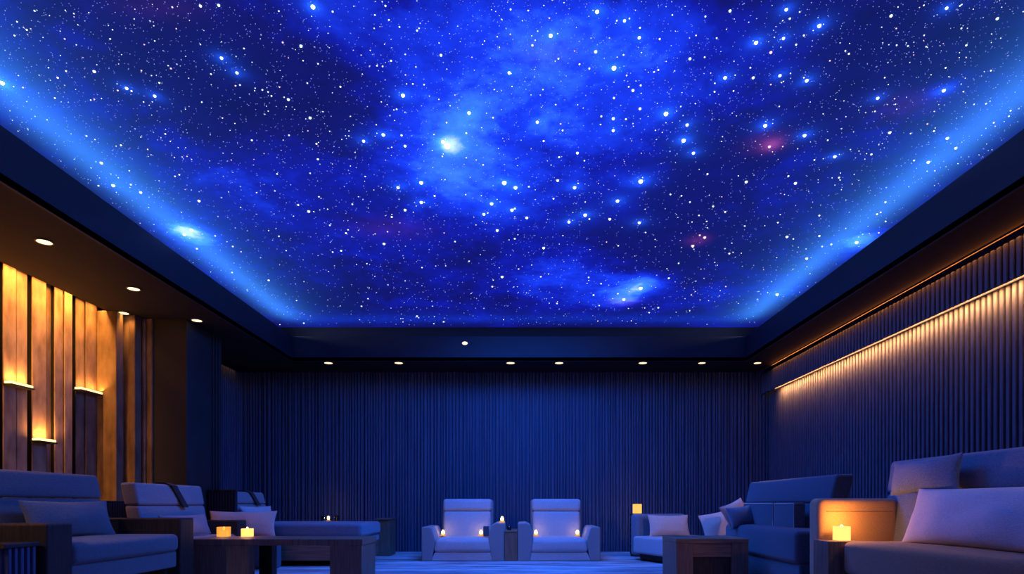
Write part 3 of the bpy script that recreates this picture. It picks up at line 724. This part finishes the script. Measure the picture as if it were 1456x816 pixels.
# daybed
pil_('mauve pillow on the daybed leaning against its armrest', .66, .35, .17, trs((2.31, 9.40, .395+.16), rad(6), rad(-16)), 'fab_lilac', 5)
pil_('tilted mauve pillow on the daybed next to the loveseat', .60, .42, .17, trs((2.86, 8.5, .39+.21), rad(-12), rad(-16), rad(-14)), 'fab_lilac', 6, wr=.02)
pil_('dusky pillow with a raised corner leaning on the arm of the loveseat', .36, .30, .14, trs((2.50, 6.98, .66+.12), rad(20), rad(-18), rad(-20)), 'fab_lilac', 7)
pil_('small dusky pillow in front of the corner of the loveseat', .34, .26, .13, trs((2.50, 6.78, .66+.09), rad(10), rad(-20), rad(-8)), 'fab_blue', 8)
# near sofa
pil_('long pale pillow lying along the back of the near sofa', 1.48, .42, .22, trs((2.92, 3.75, .605+.205), rad(-90), rad(-18)), 'fab_white', 9, pinch=.05, wr=.014)
pil_('blue pillow propped high against the headrest of the near sofa', .76, .27, .14, trs((3.04, 4.52, 1.11), rad(-90), rad(-8), rad(-2)), 'fab_blue', 10)

# ------------------------------------------------------------------ candles
def cube_candle(x, y, z, sz, hh, label, hot=False, e=1.0):
    t = thing('candle', label, 'candle', (x, y, z), 'lit candles')
    h = sz/2; th = .008
    bm = bmesh.new()
    box(bm, x-h, x+h, y-h, y-h+th, z, z+hh, .002, 1); box(bm, x-h, x+h, y+h-th, y+h, z, z+hh, .002, 1)
    box(bm, x-h, x-h+th, y-h+th, y+h-th, z, z+hh, .002, 1); box(bm, x+h-th, x+h, y-h+th, y+h-th, z, z+hh, .002, 1)
    if not hot:
        k = -h+.01
        while k < h-.008: box(bm, x+k, x+k+.006, y-h-.004, y-h+.001, z, z+hh); k += .018
    obj('holder', bm, M['votive_hot' if hot else 'votive'], t)
    obj('wax', bx(x-h*.72, x+h*.72, y-h*.72, y+h*.72, z+.001, z+hh*(.72 if hot else .6), .003, 1), M['wax'], t)
    bm = bmesh.new(); r = bmesh.ops.create_uvsphere(bm, u_segments=10, v_segments=8, radius=.012)
    for p in r['verts']: p.co = Vector((x+p.co.x, y+p.co.y, z+hh*(.72 if hot else .6)+.022+p.co.z*2*(1 if p.co.z > 0 else .8)))
    obj('flame', bm, M['flame'], t, True)
    point('candle_glow', (x, y-.05, z+hh+.07), (1, .40, .08), e, .03)
cube_candle(-3.54, 7.10, HT, .115, .115, 'amber ribbed cube candle on the left table, nearer the armchair', False, .8)
cube_candle(-3.26, 7.10, HT, .105, .095, 'bright smooth cube candle on the left table, next to the mauve pillow', True, 1.2)
cube_candle(2.605, 4.87, .602, .098, .115, 'bright cube candle by the rounded arm of the near sofa', True, 7.5)
def tea(x, y, z, label, r=.042, e=.30, hf=.05):
    t = thing('tealight', label, 'candle', (x, y, z), 'small tealights')
    obj('cup', cyl(x, y, z, z+.028, r, 18), M['votive'], t)
    bm = bmesh.new(); q = bmesh.ops.create_uvsphere(bm, u_segments=10, v_segments=8, radius=r*.62)
    for p in q['verts']: p.co = Vector((x+p.co.x, y+p.co.y, z+.03+hf*.4+p.co.z*(1.9 if p.co.z > 0 else 1.1)))
    obj('flame', bm, M['flame'], t, True)
    point('tealight_glow', (x, y-.04, z+.11), (1, .5, .16), e, .03)
zs = .368
for px, lb in ((630, 'tealight at the outer end of the candle armchair seat by the back wall'), (684, 'tealight beside the blue box on the candle armchair seat by the back wall')):
    tea((px-VX)/F*9.9, 9.9, zs, lb)
for px, lb in ((762, 'tealight at the console end of the seat of the back armchair nearer the daybed'), (821, 'tealight at the daybed end of the seat of the back armchair nearer the daybed')):
    tea((px-VX)/F*9.9, 9.9, zs, lb)
tea((714-VX)/F*9.6, 9.6, .598, 'tealight on top of the inner arm of the back armchair beside the console')
tea((467-VX)/F*10.6, 10.6, .575, 'tealight glowing behind the chaise by the dark back wall', .036, 1.6, .09)
def glass(x, y, z, r, h, label):
    bm = bmesh.new(); seg = 20; L = []
    for (q, zz) in ((0, z), (r*.8, z), (r, z+h), (r-.004, z+h), (r*.8-.004, z+.006), (0, z+.006)):
        L.append([bm.verts.new((x+max(q, .0005)*math.cos(2*math.pi*i/seg), y+max(q, .0005)*math.sin(2*math.pi*i/seg), zz)) for i in range(seg)])
    for a, b_ in zip(L, L[1:]):
        for i in range(seg): bm.faces.new((a[i], a[(i+1) % seg], b_[(i+1) % seg], b_[i]))
    bm.faces.new(L[0]); bm.faces.new(L[-1])
    return tag(obj('drinking_glass', bm, M['glass'], None, True), label, 'glass', 'small glasses')
glass((459-VX)/F*10.55, 10.55, .575, .035, .10, 'small glass behind the chaise, on the chaise-back side of the tealight')
glass((478-VX)/F*10.55, 10.55, .575, .035, .12, 'small glass behind the chaise, on the pedestal side of the tealight')
glass((724-VX)/F*9.5, 9.5, .475, .036, .07, 'small glass on the console between the two back armchairs')
